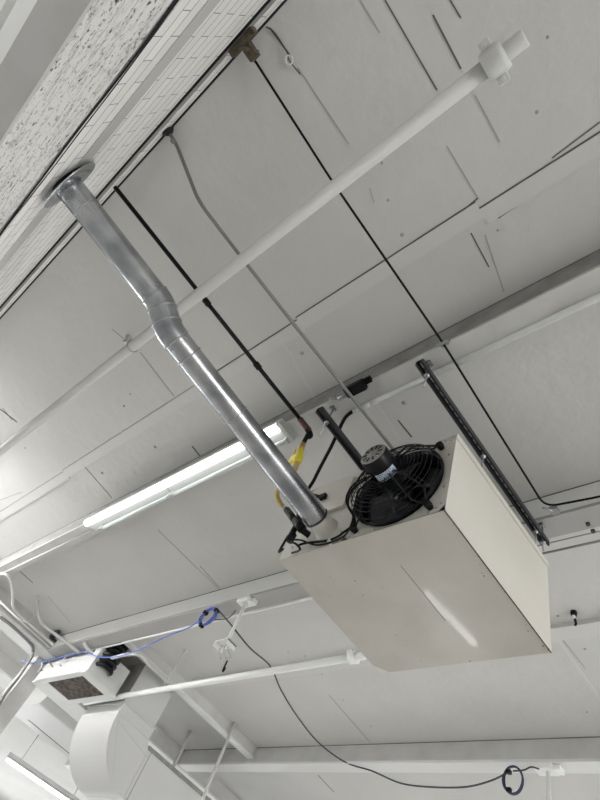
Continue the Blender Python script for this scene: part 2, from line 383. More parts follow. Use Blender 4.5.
# underside panel with clipped far corner, slightly proud lip all round
ch = .10
bot = [(hx0, hy0), (hx1, hy0), (hx1, hy1), (hx0+ch*.9, hy1), (hx0, hy1-ch)]
mb = MB(); nb = len(bot)
mb.add([(x, y, hz0) for x, y in bot]+[(x, y, hz0+.006) for x, y in bot], [tuple(range(nb)), tuple(range(2*nb-1, nb-1, -1))]+[(i, (i+1) % nb, nb+(i+1) % nb, nb+i) for i in range(nb)])
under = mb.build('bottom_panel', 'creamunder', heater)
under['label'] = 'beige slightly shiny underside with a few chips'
ux = W(412, 580, z=hz0).x
MB().box((ux, W(399, 566, z=hz0).y, hz0-.0015), (ux+.006, W(450, 620, z=hz0).y, hz0+.002)).build('crease', 'beamdark', under)
MB().box((hx1-.006, hy0, hz0-.003), (hx1+.001, hy1, hz0)).build('folded_edge', 'rust', under)
for (px, py) in ((330, 577), (350, 592), (355, 581), (329, 596), (363, 595), (382, 588), (384, 590), (396, 635), (407, 645), (421, 661), (416, 654), (480, 565), (482, 573), (484, 576), (504, 592), (526, 625), (528, 631), (543, 646), (548, 650), (532, 628), (470, 661), (460, 662)):
    c = W(px, py, z=hz0); rr = random.uniform(.003, .007)
    MB().lathe(c, (0, 0, -1), [(-.001, rr), (.001, rr*.8), (.0012, .0003)], 7).build('paint_chip', 'rust', under)
# screws on the fan face and dark specks at the panel edge
for (x, z) in ((-1.43, 3.11), (-1.425, 2.95), (-1.42, 2.62), (-1.42, 2.47), (-1.45, 2.44), (-1.5, 2.42), (-1.9, 2.418), (-2.1, 2.42), (-2.2, 2.43), (-1.47, 3.13), (-1.6, 3.13), (-2.25, 3.1), (-2.5, 3.1), (-2.66, 2.5), (-2.2, 2.5)):
    MB().lathe((x, hy0, z), (0, -1, 0), [(0, .008), (.005, .007), (.007, .0005)], 8).build('screw', 'galvdull', heater)
# fan opening
MB().lathe((fcx, hy0, fcz), (0, 1, 0), [(-.03, fr_+.016), (-.034, fr_+.004), (-.02, fr_-.006), (.05, fr_-.02), (.24, fr_-.03)], 64).build('fan_ring', 'blackgloss', heater)
MB().lathe((fcx, hy0+.24, fcz), (0, 1, 0), [(0, fr_-.02), (.002, .001)], 48).build('heat_exchanger_back', 'dark', heater)
fan = MB().lathe((fcx, hy0+.02, fcz), (0, 1, 0), [(0, .001), (0, .07), (.08, .075), (.1, .001)], 24).build('fan_hub', 'blackgloss', heater)
for b in range(4):
    mb = MB(); a0 = b*PI/2+.4; vs = []; nr, na = 8, 8
    for i in range(nr+1):
        r = .06+(.30-.06)*i/nr; wdt = .35+.42*(i/nr)
        for j in range(na+1):
            a = a0+wdt*(j/na-.5)*2; y = hy0+.06+.05*(j/na-.5)*2*(1-.3*i/nr)
            vs.append((fcx+r*math.cos(a), y, fcz+r*math.sin(a)))
    fs = [(i*(na+1)+j, i*(na+1)+j+1, (i+1)*(na+1)+j+1, (i+1)*(na+1)+j) for i in range(nr) for j in range(na)]
    mb.add(vs, fs, True); o = mb.build('fan_blade', 'blade', heater)
    so = o.modifiers.new('s', 'SOLIDIFY'); so.thickness = .004
# cage
def gp(r):       # dome profile: distance in front of the face for a radius
    R = fr_+.01
    return .055+.135*math.sqrt(max(0, 1-((r-.07)/(R-.07))**2.6)) if r < R else .02
guard = MB(); n = 56
prof_r = [.13+i*(.212/9) for i in range(10)]
for r in prof_r:
    guard.tube([(fcx+r*math.cos(2*PI*k/n), hy0-gp(r), fcz+r*math.sin(2*PI*k/n)) for k in range(n)], .0030, 6, closed=True)
for d in (.03, .045):
    guard.tube([(fcx+(fr_+.012)*math.cos(2*PI*k/n), hy0-d, fcz+(fr_+.012)*math.sin(2*PI*k/n)) for k in range(n)], .0042, 6, closed=True)
for k in range(8):
    a = 2*PI*k/8+.25; pts = [(fcx+r*math.cos(a), hy0-gp(r), fcz+r*math.sin(a)) for r in [.10+i*(.243/14) for i in range(15)]]
    pts.append((fcx+(fr_+.012)*math.cos(a), hy0-.02, fcz+(fr_+.012)*math.sin(a))); guard.tube(pts, .0032, 6)
gd = guard.build('fan_guard', 'blackgloss', heater)
gd['label'] = 'black wire fan guard'
for k, (sx, sz) in enumerate(((1, 1), (1, -1), (-1, -1), (-1, 1))):
    cx, cz = fcx+sx*.285, fcz+sz*.300
    MB().lathe((cx, hy0, cz), (0, -1, 0), [(0, .020), (.03, .026), (.05, .024), (.056, .001)], 16).build('mounting_knob', 'black', heater)
    for da in (-.16, .16):
        a = math.atan2(sz, sx)+da; r1, r2 = .09, .315
        MB().tube([(fcx+r1*math.cos(a), hy0-.19, fcz+r1*math.sin(a)), (fcx+r2*.72*math.cos(a), hy0-.185, fcz+r2*.72*math.sin(a)),
                   (fcx+r2*1.08*math.cos(a), hy0-.085, fcz+r2*1.08*math.sin(a)), (cx-sx*.01, hy0-.03, cz)], .0078, 8).build('guard_arm', 'blackgloss', heater)
# motor
mo = MB().lathe((fcx, hy0-.02, fcz), (0, -1, 0), [(0, .02), (0, .055), (.06, .075), (.08, .100), (.29, .102), (.305, .096)], 40).build('motor', 'motorblack', heater)
MB().lathe((fcx, hy0-.32, fcz), (0, -1, 0), [(-.01, .099), (.006, .096), (.012, .088), (.012, .02), (.016, .019), (.017, .001)], 40).build('end_bell', 'motorend', mo)
for k in range(10):
    a = 2*PI*k/10; c = V(fcx+.062*math.cos(a), hy0-.3325, fcz+.062*math.sin(a)); rd = V(math.cos(a), 0, math.sin(a)); tg = V(-math.sin(a), 0, math.cos(a))
    MB().obox(c, rd*.018, tg*.0075, V(0, .0012, 0)).build('vent_slot', 'dark', mo)
for k in range(4):
    a = 2*PI*(k+.5)/4; MB().lathe((fcx+.084*math.cos(a), hy0-.332, fcz+.084*math.sin(a)), (0, -1, 0), [(0, .006), (.008, .005), (.009, .0003)], 8).build('through_bolt', 'galvdull', mo)
vs = []; a0, a1 = -1.85, -.35
for i in range(13):
    a = a0+(a1-a0)*i/12
    for y in (hy0-.225, hy0-.165): vs.append((fcx+.1035*math.cos(a), y, fcz+.1035*math.sin(a)))
MB().add(vs, [(2*i, 2*i+1, 2*i+3, 2*i+2) for i in range(12)], True).build('rating_label', 'label', mo)
for row in range(4):
    for i in range(9):
        a = a0+.06+(a1-a0-.1)*i/9; y = hy0-.217+row*.0145
        c = V(fcx+.1039*math.cos(a), y, fcz+.1039*math.sin(a)); tg = V(-math.sin(a), 0, math.cos(a))
        if (row*7+i*3) % 4: MB().obox(c, tg*.0035, V(0, .003, 0), V(math.cos(a), 0, math.sin(a))*.0004).build('print_mark', 'navy', mo)
# flue collar
FX, FZ = -2.36, 2.578; FR = .086
MB().lathe((FX, hy0, FZ), (0, -1, 0), [(0, FR+.012), (.008, FR+.010), (.012, FR-.004), (.135, FR-.004)], 40).build('flue_collar', 'cream', heater)
# raised burner compartment cover at the left of the fan face
MB().box((hx0+.02, hy0-.03, hz0+.36), (hx0+.50, hy0, hz1-.08)).build('access_cover', 'cream', heater, .004)
# small terminal block beside the flue and its cable along the bottom edge
MB().obox(W(324, 498, y=hy0-.03), V(.03, 0, 0), V(0, .03, 0), V(0, 0, .025)).build('terminal_block', 'black', heater, .004)
pw = [W(297, 546, y=hy0-.04), W(306, 543, y=hy0-.03), W(330, 540, y=hy0-.02), W(344, 532, y=hy0-.03), W(355, 521, y=hy0-.05), W(348, 505, y=hy0-.12), W(352, 490, y=hy0-.17), W(366, 479, y=hy0-.20)]
MB().tube(smooth_path(pw), .0085, 8).build('power_cable', 'rubber', heater)
pw2 = [W(286, 540, y=hy0-.05), W(300, 540, y=hy0-.04), W(316, 545, y=hy0-.03), W(332, 542, y=hy0-.025), W(346, 534, y=hy0-.04), W(353, 516, y=hy0-.08), W(346, 500, y=hy0-.12), W(354, 484, y=hy0-.16), W(372, 476, y=hy0-.17)]
MB().tube(smooth_path(pw2), .0070, 8).build('power_cable', 'rubber', heater)
MB().obox(W(330, 541, y=hy0-.02), V(.006, 0, 0), V(0, .018, 0), V(0, 0, .02)).build('cable_clip', 'trim', heater)

# gas control assembly on the fan face: black tee with union, nipple and drip leg
yg = 1.70
gt = thing('gas_valve_assembly', W(296, 522, y=yg), 'black pipe tee and fittings feeding the heater below the silver flue end', 'valve')
P = lambda px, py, d=0: W(px, py, y=yg+d)
MB().tube([P(287, 510), P(296, 522)], .028, 14).tube([P(296, 521), P(302, 529)], .034, 14).build('union', 'black', gt)
MB().tube([P(300, 515), P(298, 524)], .022, 14).build('nipple', 'black', gt)
MB().tube([P(302, 530), P(309, 535, .06)], .024, 14).build('nipple', 'black', gt)
MB().tube([P(297, 524), P(289, 540)], .022, 12).tube([P(293, 534), P(289, 541)], .030, 12).build('drip_leg', 'black', gt)
MB().tube([P(302, 511), P(299, 519)], .030, 12).build('pipe_plug', 'strut', gt)
MB().tube([P(282, 505), P(287, 510)], .020, 12).build('hose_nut', 'galvdull', gt)
MB().tube(smooth_path([P(288, 536), P(281, 548), P(279, 552, .05), P(283, 549, .08)]), .009, 8).tube(smooth_path([P(288, 541), P(296, 544), P(300, 550, .05), P(292, 553, .1)]), .008, 8).build('thermostat_wire', 'rubber', gt)

# ------------------------------------------------------------------ flue pipe
flue = thing('flue_pipe', (FX, 0, 2.55), 'shiny galvanised flue pipe running from the heater to a round plate on the brick wall', 'pipe')
A_ = W(160.5, 303, x=FX); B_ = W(169, 331, x=FX); EN = Vector((FX, 1.71, FZ))
wp = W(65.5, 182, y=YW); WPt = Vector((wp.x, YW, wp.z))
d1 = (EN-B_).normalized(); d2 = (WPt-A_).normalized(); dm = (B_-A_).normalized()
a1 = B_+d1*.07; a2 = A_+d2*.06
MB().tube([EN, a1], FR, 48, caps=False).build('lower_section', 'galv', flue)
MB().tube([a2, WPt], FR, 48, caps=False).build('upper_section', 'galv', flue)
b1_ = B_-dm*.05; c1_ = A_+dm*.05
arc = [a1*(1-t)**2+B_*2*t*(1-t)+b1_*t*t for t in [i/6 for i in range(7)]]+[c1_*(1-t)**2+A_*2*t*(1-t)+a2*t*t for t in [i/6 for i in range(7)]]
MB().tube(arc, FR+.006, 48, caps=False).build('elbow', 'galv', flue)
def band(c, d, r=FR+.004, w=.010, m='galvdull', nm='crimp_band'):
    MB().lathe(c-d*w/2, d, [(0, r-.006), (0, r), (w*.5, r+.005), (w, r), (w, r-.006)], 48).build(nm, m, flue)
band(a1, d1, FR+.006); band(a2, d2, FR+.006); band(b1_, dm, FR+.007, .012); band(c1_, dm, FR+.007, .012)
band(B_+d1*.20, d1); band(a1+d1*.62, d1, FR+.002, .006); band(WPt-d2*.20, d2, FR+.002, .008); band(EN-d1*.012, d1, FR+.002, .012, 'dark', 'end_rim')
# longitudinal seam and drawband screws
s0 = V(-.62, 0, -.78).normalized()
MB().tube([EN+s0*FR, a1+s0*FR], .004, 6).build('lock_seam', 'galvdull', flue)
s1 = (s0-d2*s0.dot(d2)).normalized()
MB().tube([a2+s1*FR, WPt+s1*FR], .004, 6).build('lock_seam', 'galvdull', flue)
for ang in (.2, 1.6, 3.0):
    for q in (B_+d1*.10, A_+d2*.10): MB().sphere(q+Vector((math.cos(ang), 0, -abs(math.sin(ang)))).normalized()*(FR+.006), .007, 8).build('screw', 'galvdull', flue)
# wall plate, loose on one side
wn_ = Vector((0.0, 1, .10)).normalized()
MB().lathe(WPt+V(.01, .035, 0), wn_, [(.0, FR+.001), (.012, FR+.012), (0, .205), (-.006, .207), (-.006, FR+.002)], 56, closed=True).build('wall_plate', 'galv', flue)
MB().lathe(WPt+V(0.02, .002, .02), (0, 1, 0), [(0, .001), (.004, .12), (0, .128)], 32).build('wall_hole', 'dark', flue)

# ------------------------------------------------------------------ sprinkler mains
PR = .0435
pz = 3.25; pa = W(485, 65, z=pz); pb = W(0, 451, z=pz); py_ = .010
p1 = thing('sprinkler_main', (pa.x, py_, pz), 'long white painted pipe crossing the picture from upper right to the left edge', 'pipe')
MB().cyl((-12, py_, pz), (pa.x, py_, pz), PR, n=32).build('pipe_run', 'pipewhite', p1)
x = pa.x
MB().lathe((x-.01, py_, pz), (1, 0, 0), [(0, PR), (0, PR+.022), (.025, PR+.030), (.085, PR+.030), (.11, PR+.020), (.11, PR)], 32).build('grooved_coupling', 'pipewhite', p1)
for s in (-1, 1):
    MB().obox(V(x+.04, py_+s*(PR+.045), pz), V(.028, 0, 0), V(0, .024, 0), V(0, 0, .022)).tube([(x+.04, py_+s*(PR+.045), pz-.04), (x+.04, py_+s*(PR+.045), pz+.045)], .012, 10).build('coupling_bolt', 'pipewhite', p1, .004)
MB().lathe((x+.10, py_, pz), (1, 0, 0), [(0, PR), (.09, PR), (.10, PR-.006), (.10, .001)], 32).build('end_cap', 'pipewhite', p1)
def ring_hanger(x, y, z, r, top, label, m='pipewhite', ybr=0):
    h = thing('pipe_hanger', (x, y, z-r), label, 'hanger')
    MB().tube([(x, y+(r+.004)*math.cos(2*PI*k/24), z+(r+.004)*math.sin(2*PI*k/24)) for k in range(24)], .006, 6, closed=True).build('ring', m, h)
    MB().tube(smooth_path([(x, y, z+r), (x-.03, y, z+r+.12), Vector(top)+V(0, 0, -.08), top]), .009, 8).build('hanger_rod', m, h)
    MB().lathe(top, (0, 0, -1), [(0, .035), (.006, .034), (.02, .015), (.03, .001)], 16).build('ceiling_flange', m, h)
hx = W(136, 351, z=pz).x
ring_hanger(hx, py_, pz, PR, W(129, 338, z=H), 'small steel ring hanger on the long pipe left of the flue elbow', 'galvdull')

q1 = W(352, 657.5, y=3.885); q0 = W(100, 700, y=q1.y)
p2 = thing('sprinkler_branch', (q1.x, q1.y, q1.z), 'bright white pipe ending in a coupling at the low left heater corner', 'pipe')
qd = (q1-q0).normalized(); qs = q0-qd*((q0.x+9.24)/qd.x)
MB().cyl(qs, q1+qd*.1, .040, n=28).build('pipe_run', 'pipebright', p2)
MB().lathe(q1-qd*.02, qd, [(0, .043), (0, .066), (.07, .066), (.07, .043)], 24).build('grooved_coupling', 'pipebright', p2)
MB().obox(q1+qd*.015+V(0, -.07, .01), V(.025, 0, 0), V(0, .02, 0), V(0, 0, .02)).obox(q1+qd*.015+V(0, .07, 0), V(.025, 0, 0), V(0, .02, 0), V(0, 0, .02)).build('coupling_bolt', 'pipebright', p2, .003)
MB().lathe(q1+qd*.06, qd, [(0, .043), (.09, .043), (.17, .012), (.172, .001)], 24).build('end_cap', 'pipebright', p2)

hp_ = W(167, 684, y=3.885)
ring_hanger(hp_.x, 3.885, hp_.z, .042, V(hp_.x, 3.885, H), 'thin rod hanger holding the bright white pipe near the duct')

# ------------------------------------------------------------------ struts and rods
def strut(x, ya, yb, z, label, rods):
    t = thing('strut_channel', (x, (ya+yb)/2, z), label, 'bracket')
    w = .028; h = .052; mb = MB()
    mb.box((x-w, ya, z), (x-w+.005, yb, z+h)).box((x+w-.005, ya, z), (x+w, yb, z+h))
    mb.box((x-w, ya, z), (x-w+.014, yb, z+.005)).box((x+w-.014, ya, z), (x+w, yb, z+.005))
    L = .065; y = ya
    mb.box((x-w, ya, z+h-.005), (x-.011, yb, z+h)).box((x+.011, ya, z+h-.005), (x+w, yb, z+h))
    while y < yb:
        mb.box((x-.011, y, z+h-.005), (x+.011, min(y+.022, yb), z+h)); y += L
    mb.build('channel', 'strut', t)
    for (ry, z0, z1) in rods:
        MB().cyl((x, ry, z0), (x, ry, z1), .0075, n=10).build('threaded_rod', 'galvdull', t)
        MB().lathe((x, ry, z-.004), (0, 0, -1), [(0, .001), (0, .022), (.004, .022), (.004, .014), (.014, .014), (.014, .001)], 6).build('nut', 'galvdull', t)
        if z1 > 3.42: MB().box((x-.018, ry-.03, z1), (x+.018, ry+.02, z1+.018)).box((x-.012, ry-.03, z1-.02), (x+.012, ry-.02, z1+.018)).build('beam_clamp', 'galvdull', t)
strut(-2.262, 1.243, 3.12, 3.265, 'short looking dark strut channel ending beside the fan motor', ((1.36, 3.08, 3.44), (1.95, hz1, 3.27), (3.02, hz1, 3.455)))
strut(-1.375, 1.270, 3.10, 3.29, 'long dark slotted strut channel above the heater right side', ((1.375, 3.13, 3.44), (2.14, hz1, 3.30), (2.93, hz1, 3.30), (3.05, 3.20, 3.455)))

# ------------------------------------------------------------------ gas line
gpipe = thing('gas_pipe', (-2.45, 1.3, 3.3), 'straight black gas pipe from the brick wall down to the yellow shutoff', 'pipe')
g0 = W(115, 187, y=YW+.01); g1 = W(307, 428, z=3.36); gd_ = (g1-g0).normalized()
MB().cyl(g0, g1, .0175, n=16).build('pipe_run', 'black', gpipe)
for (px, py) in ((207, 302), (258, 363)):
    # nearest point on run for that pixel column
    best = min((g0+(g1-g0)*i/400 for i in range(401)), key=lambda p: abs((Vector((sum(CM[0][j]*p[j] for j in range(3)), 0, 0)).x/sum(CM[2][j]*p[j] for j in range(3)))*FPX+300-px))
    MB().lathe(best-gd_*.035, gd_, [(0, .0175), (0, .026), (.06, .026), (.06, .0175)], 16).build('coupling', 'black', gpipe)
g2 = V(g1.x-.005, g1.y+.04, g1.z-.02)
gl = W(303, 444, y=g2.y+.02)
MB().tube([g1-gd_*.10, g1, g1+gd_*.03], .026, 14).build('reducing_coupling', 'copper', gpipe)
MB().tube(smooth_path([g1, g2+V(0, .02, 0), g2+(gl-g2)*.3]), .026, 14).build('elbow', 'black', gpipe)
MB().cyl(g2+(gl-g2)*.15, gl, .019, n=14).build('drop_nipple', 'black', gpipe)
gy = W(297.5, 461, y=g2.y+.04)
sv = thing('gas_shutoff_valve', gy, 'yellow gas shutoff valve under the black pipe drop', 'valve')
MB().tube([gl, gl+(gy-gl)*.45], .024, 12).build('brass_nut', 'brass', sv)
dn = (gy-gl).normalized()
MB().tube([gl+(gy-gl)*.4, gy, gy+dn*.02], [.026, .034, .024], 12).build('valve_body', 'yellow', sv)
sd = V(-1, 0, .12).normalized()
MB().obox(gl+(gy-gl)*.75+sd*.06, sd*.035, V(0, .012, 0), V(0, 0, .045)).tube([gl+(gy-gl)*.7, gl+(gy-gl)*.7+sd*.06], .016, 10).tube([gl+(gy-gl)*.6+sd*.07, gl+(gy-gl)*.2+sd*.075], .007, 8).build('handle', 'yellow', sv)
hp = [gy, gy+V(-.03, .03, -.12), W(282, 482, y=1.50), W(278.5, 489, y=1.55), W(277, 497, y=1.60), W(282, 506, y=1.69)]
hose = tag(MB().tube(smooth_path(hp), .021, 14).build('gas_hose', 'hose'), 'tan flexible gas hose curving behind the silver flue to the black tee', 'hose')

# ------------------------------------------------------------------ conduits and cables
def run(name, pts, r, m, label, cat, bend=None, group=None, n=10):
    path = bend_path(pts, bend) if bend else smooth_path(pts)
    return tag(MB().tube(path, r, n).build(name, m), label, cat, group)
c0 = W(168, 131, y=YW+.01)
cd = thing('steel_conduit', (-2.0, 0, 3.4), 'grey steel conduit bending out of the brick wall top and passing to the heater', 'conduit')
MB().tube(bend_path([c0, c0+V(0, .10, -.015), W(197, 197, z=3.42), W(205, 210, z=3.40), W(245, 262, z=3.39), W(300, 332, z=3.385), W(390, 445, z=3.37), W(402, 461, z=3.37)], .08), .0135, 10).build('conduit_run', 'conduit', cd)
MB().lathe(c0, (0, 1, -.2), [(0, .05), (.02, .03), (.03, .014)], 12).build('wall_entry', 'dark', cd)
MB().sphere(W(173, 141, z=3.66), .020, 10).build('connector', 'conduit', cd)

wire = thing('wire_run', W(250, 52, z=3.70), 'thin black cable from the rusty bracket across the ceiling to the right edge', 'cable')
w0 = W(250, 53, z=3.715); w1 = W(330, 178, z=3.60); w2 = W(443, 343, z=3.415); w3 = W(545, 507, z=3.42); w4 = W(603, 496, y=w3.y+.01)
MB().tube(bend_path([w0, w1, w2, w3, w4, w4+V(3, 0, .0)], .10), .0085, 8).build('cable_run', 'rubber', wire)
cl = thing('cable_clamp', w2, 'small steel clamp holding the black cable on the grey beam edge', 'clamp')
MB().obox(w2+V(0, .01, .012), V(.03, 0, 0), V(0, .02, 0), V(0, 0, .008)).lathe(w2+V(-.05, 0, 0), (1, 0, 0), [(0, .012), (.10, .012)], 10).build('clamp_body', 'galvdull', cl)
cl2 = thing('cable_clamp', w3, 'small steel clamp where the black cable turns at the right', 'clamp')
MB().obox(w3+V(.04, .07, .02), V(.03, 0, 0), V(0, .03, 0), V(0, 0, .018)).cyl(w3+V(-.02, 0, .0), w3+V(.04, .07, .01), .008, n=8).build('clamp_body', 'galvdull', cl2)
bk = thing('wall_bracket', W(243, 42, y=YW), 'rusty brown cable bracket at the top of the brick wall', 'bracket')
bc = W(243, 42, y=YW+.02)
MB().obox(bc, V(.10, 0, 0), V(0, .02, 0), V(0, 0, .035)).obox(bc+V(.0, .05, .02), V(.03, 0, 0), V(0, .06, 0), V(0, 0, .03)).cyl(bc+V(-.02, .02, -.06), bc+V(.03, .09, .04), .012, n=8).build('bracket_body', 'rust', bk)
MB().sphere(w0, .02, 10).build('insulator', 'trim', bk)
# eye hook with stray wire near the top
eh = thing('eye_hook', W(289, 60, z=H), 'little white eye hook with a loose wire on the ceiling near the wall top', 'hook')
ec = W(289, 60, z=H-.02)
MB().tube([(ec.x+.024*math.cos(a*.5), ec.y+.024*math.sin(a*.5), ec.z) for a in range(13)], .006, 6, closed=True).build('eye', 'trim', eh)
MB().tube(smooth_path([W(266, 27, z=H-.01), W(274, 32, z=H-.01), W(287, 52, z=H-.015), ec, W(300, 74, z=H-.01)]), .004, 6).build('wire_tail', 'greycable', eh)

# white conduit on beam 1 edge, right half
run('surface_conduit', [V(-1.95, 1.455, 3.448), V(X1-.05, 1.485, 3.448)], .024, 'pipebright', 'white conduit along the far edge of the grey beam', 'conduit', .02)
# left light conduit along beam 1 left part
run('surface_conduit', [V(-9.4, 1.40, 3.448), V(-6.05, 1.40, 3.448)], .010, 'pipewhite', 'thin white conduit on the beam left of the lit fixture', 'conduit', .02)
# junction box on beam 1 with flexible black conduit down to the heater
jb = thing('junction_box', (-2.02, 1.27, 3.40), 'dark electrical box on the grey beam above the heater', 'box')
MB().box((-2.06, 1.235, 3.405), (-1.885, 1.32, 3.46)).build('box_body', 'black', jb, .004)
MB().box((-2.15, 1.26, 3.42), (-2.06, 1.31, 3.45)).cyl((-2.15, 1.285, 3.43), (-2.06, 1.285, 3.43), .02, n=10).cyl((-2.22, 1.26, 3.44), (-2.14, 1.29, 3.43), .012, n=10).build('connector', 'galvdull', jb)
MB().box((-1.9, 1.25, 3.455), (-1.83, 1.30, 3.48)).build('mounting_ear', 'black', jb)
fx = [W(353, 411, z=3.43), W(345, 418, z=3.42), W(338, 432, z=3.38), W(331, 447, z=3.33), W(321, 466, z=3.28), W(314, 480, z=3.22), W(308, 492, z=3.12), W(320, 497, y=hy0-.04)]
run('flexible_conduit', fx, .015, 'rubber', 'black flexible conduit hanging between the beam and the heater behind the flue', 'conduit')
cn = thing('conduit_connector', W(356, 409, z=3.43), 'white conduit fitting where the black flexible conduit leaves the beam', 'fitting')
ca = W(353, 411, z=3.43); cb_ = V(-1.95, 1.455, 3.448)
MB().tube([ca, ca+(cb_-ca)*.4], .020, 12).tube([ca+(cb_-ca)*.4, cb_], .024, 12).build('fitting_body', 'pipewhite', cn)

# conduit under beam 2 (white), box and stem, cable coils
y2 = 3.00
run('surface_conduit', [V(-9.6, y2+.215, 3.462), V(-2.9, y2+.215, 3.462)], .013, 'pipebright', 'thin bright conduit below the white beam left of the heater', 'conduit', .02)
wb = thing('electrical_box', (-4.85, 3.05, 3.42), 'small white electrical box under the beam holding a short stem', 'box')
bc = W(246, 603, z=3.44)
MB().box((bc.x-.10, bc.y-.07, 3.425), (bc.x+.10, bc.y+.06, 3.476)).obox(V(bc.x+.10, bc.y+.01, 3.44), V(.05, 0, 0), V(0, .035, 0), V(0, 0, .03)).build('box_body', 'pipebright', wb, .004)
lb = W(225, 642, x=bc.x)
sh = thing('stem_lamp_holder', (bc.x, bc.y, lb.z), 'short white stem ending in an empty square lamp holder', 'lamp')
MB().cyl((bc.x, bc.y, 3.424), (bc.x, bc.y, lb.z), .019, n=14).build('stem', 'pipebright', sh)
MB().cyl((bc.x, bc.y, 3.395), (bc.x, bc.y, 3.424), .035, n=14).cyl((bc.x, bc.y, lb.z), (bc.x, bc.y, lb.z+.05), .03, n=14).build('collar', 'pipebright', sh)
MB().box((bc.x-.11, bc.y-.07, lb.z-.012), (bc.x+.10, bc.y+.07, lb.z)).box((bc.x-.11, bc.y-.07, lb.z-.06), (bc.x-.10, bc.y+.07, lb.z)).box((bc.x+.09, bc.y-.07, lb.z-.06), (bc.x+.10, bc.y+.07, lb.z)).build('square_plate', 'pipebright', sh)
for s in (-.05, .0, .05):
    MB().tube(smooth_path([(bc.x+s, bc.y, lb.z-.01), (bc.x+s*1.4-.02, bc.y+.02, lb.z-.07), (bc.x+s*1.6+.03, bc.y+.05, lb.z-.14), (bc.x+s+.07, bc.y+.03, lb.z-.17)]), .006, 6).build('loose_wire', 'pipewhite', sh)
# hanging little hook near pipe
hk = W(223, 670, z=3.60)
tag(MB().tube(smooth_path([hk+V(0, 0, .14), hk, hk+V(.02, 0, -.02), hk+V(.03, 0, .02), hk+V(.02, 0, .03)]), .012, 8).build('wire_hook', 'black'), 'tiny black hook on the ceiling above the bright white pipe', 'hook')
sh2 = W(574, 616, z=H-.05)
sk = thing('ceiling_socket', sh2, 'small black fitting with a pale centre on the ceiling right of the heater', 'fitting')
MB().lathe(sh2+V(0, 0, .05), (0, 0, -1), [(0, .028), (.02, .03), (.05, .024), (.06, .012), (.06, .001)], 20).tube([sh2, sh2+V(0, .03, -.06), sh2+V(0, .01, -.09)], .012, 8).build('fitting_body', 'black', sk)
MB().sphere(sh2+V(0, -.01, -.015), .018, 10).build('pale_centre', 'trim', sk)

def coil(cx, r, nturn, m, name, label, plane='xz', rr=.006, c=None, sq=1.):
    pts = []
    for t in range(nturn*20):
        a = 2*PI*t/20; jx = .012*math.sin(t*.37); jr = r*(1+.05*math.sin(t*.23))
        pts.append((c.x+jr*math.cos(a)+jx*.3, c.y+jx, c.z+jr*sq*math.sin(a)))
    return MB().tube(pts, rr, 6).build
bl = thing('blue_cable', W(208, 617, y=3.0), 'bright blue network cable coiled under the white beam and running left', 'cable')
bcn = W(208, 617, y=2.97)
pts = []
for t in range(5*20):
    a = 2*PI*t/20; pts.append((bcn.x+(.135+.012*math.sin(t*.23))*math.cos(a), bcn.y+.015*math.sin(t*.37), bcn.z+(.115+.01*math.sin(t*.31))*math.sin(a)))
MB().tube(pts, .0085, 6).build('coil', 'blue', bl)
for a in (.6, 2.4, 4.4):
    c = V(bcn.x+.135*math.cos(a), bcn.y, bcn.z+.115*math.sin(a)); MB().obox(c, V(.02, 0, 0), V(0, .028, 0), V(0, 0, .02)).build('cable_tie', 'black', bl)
bp = [V(bcn.x-.12, bcn.y, bcn.z)] + [W(px, py, y=yy) for px, py, yy in ((188, 628, 2.97), (165, 637, 3.0), (140, 649, 3.05), (120, 656, 3.1), (100, 657, 3.12), (85, 652, 3.12), (70, 655, 3.1), (50, 660, 3.08), (32, 663, 3.04), (20, 660, 3.0))]
MB().tube(smooth_path(bp), .0085, 6).build('cable_run', 'blue', bl)
dk = thing('grey_data_cable', W(222, 606, y=3.0), 'thin dark cable swooping from the blue coil to the small loop on the lowest beam', 'cable')
path = [W(220, 612, y=2.98), W(232, 626, z=3.46), W(250, 648, z=3.5), W(270, 666, z=3.55), W(281, 690, z=3.6), W(297, 716, z=3.62), W(318, 742, z=3.6), W(345, 762, z=3.50), W(372, 771, y=6.30), W(400, 783, y=6.30), W(430, 787, y=6.30), W(465, 787, y=6.30), W(490, 781, y=6.30), W(507, 773, y=6.30)]
MB().tube(smooth_path(path), .010, 6).build('cable_run', 'greycable', dk)
MB().tube(smooth_path([W(236, 610, y=3.03), W(228, 618, y=3.03), W(214, 620, y=3.0)]), .007, 6).build('short_tail', 'greycable', dk)
nv = thing('navy_cable_coil', W(513, 781, y=6.29), 'small navy cable loop tied under the lowest beam', 'cable')
nc = W(513, 780, y=6.29); pts = []
for t in range(4*20):
    a = 2*PI*t/20; pts.append((nc.x+(.115+.008*math.sin(t*.21))*math.cos(a), nc.y+.012*math.sin(t*.4), nc.z+.145*math.sin(a)))
MB().tube(pts, .009, 6).build('coil', 'navy', nv)
for (px, py) in ((509, 772), (509, 790)): MB().obox(W(px, py, y=6.27), V(.025, 0, 0), V(0, .02, 0), V(0, 0, .02)).build('cable_tie', 'black', nv)
MB().tube(smooth_path([W(513, 771, y=6.29), W(524, 770, y=6.29), W(531, 767, y=6.29), W(539, 769, y=6.30)]), .009, 6).build('lead', 'greycable', nv)
eb = thing('electrical_box', W(547, 770, y=6.3), 'white electrical box on the lowest beam with a pipe hanging below it', 'box')
bc3 = W(548, 768, z=3.47)
MB().box((bc3.x-.14, bc3.y-.09, 3.43), (bc3.x+.08, bc3.y+.09, 3.484)).obox(V(bc3.x+.11, bc3.y, 3.45), V(.05, 0, 0), V(0, .06, 0), V(0, 0, .028)).build('box_body', 'pipebright', eb, .004)
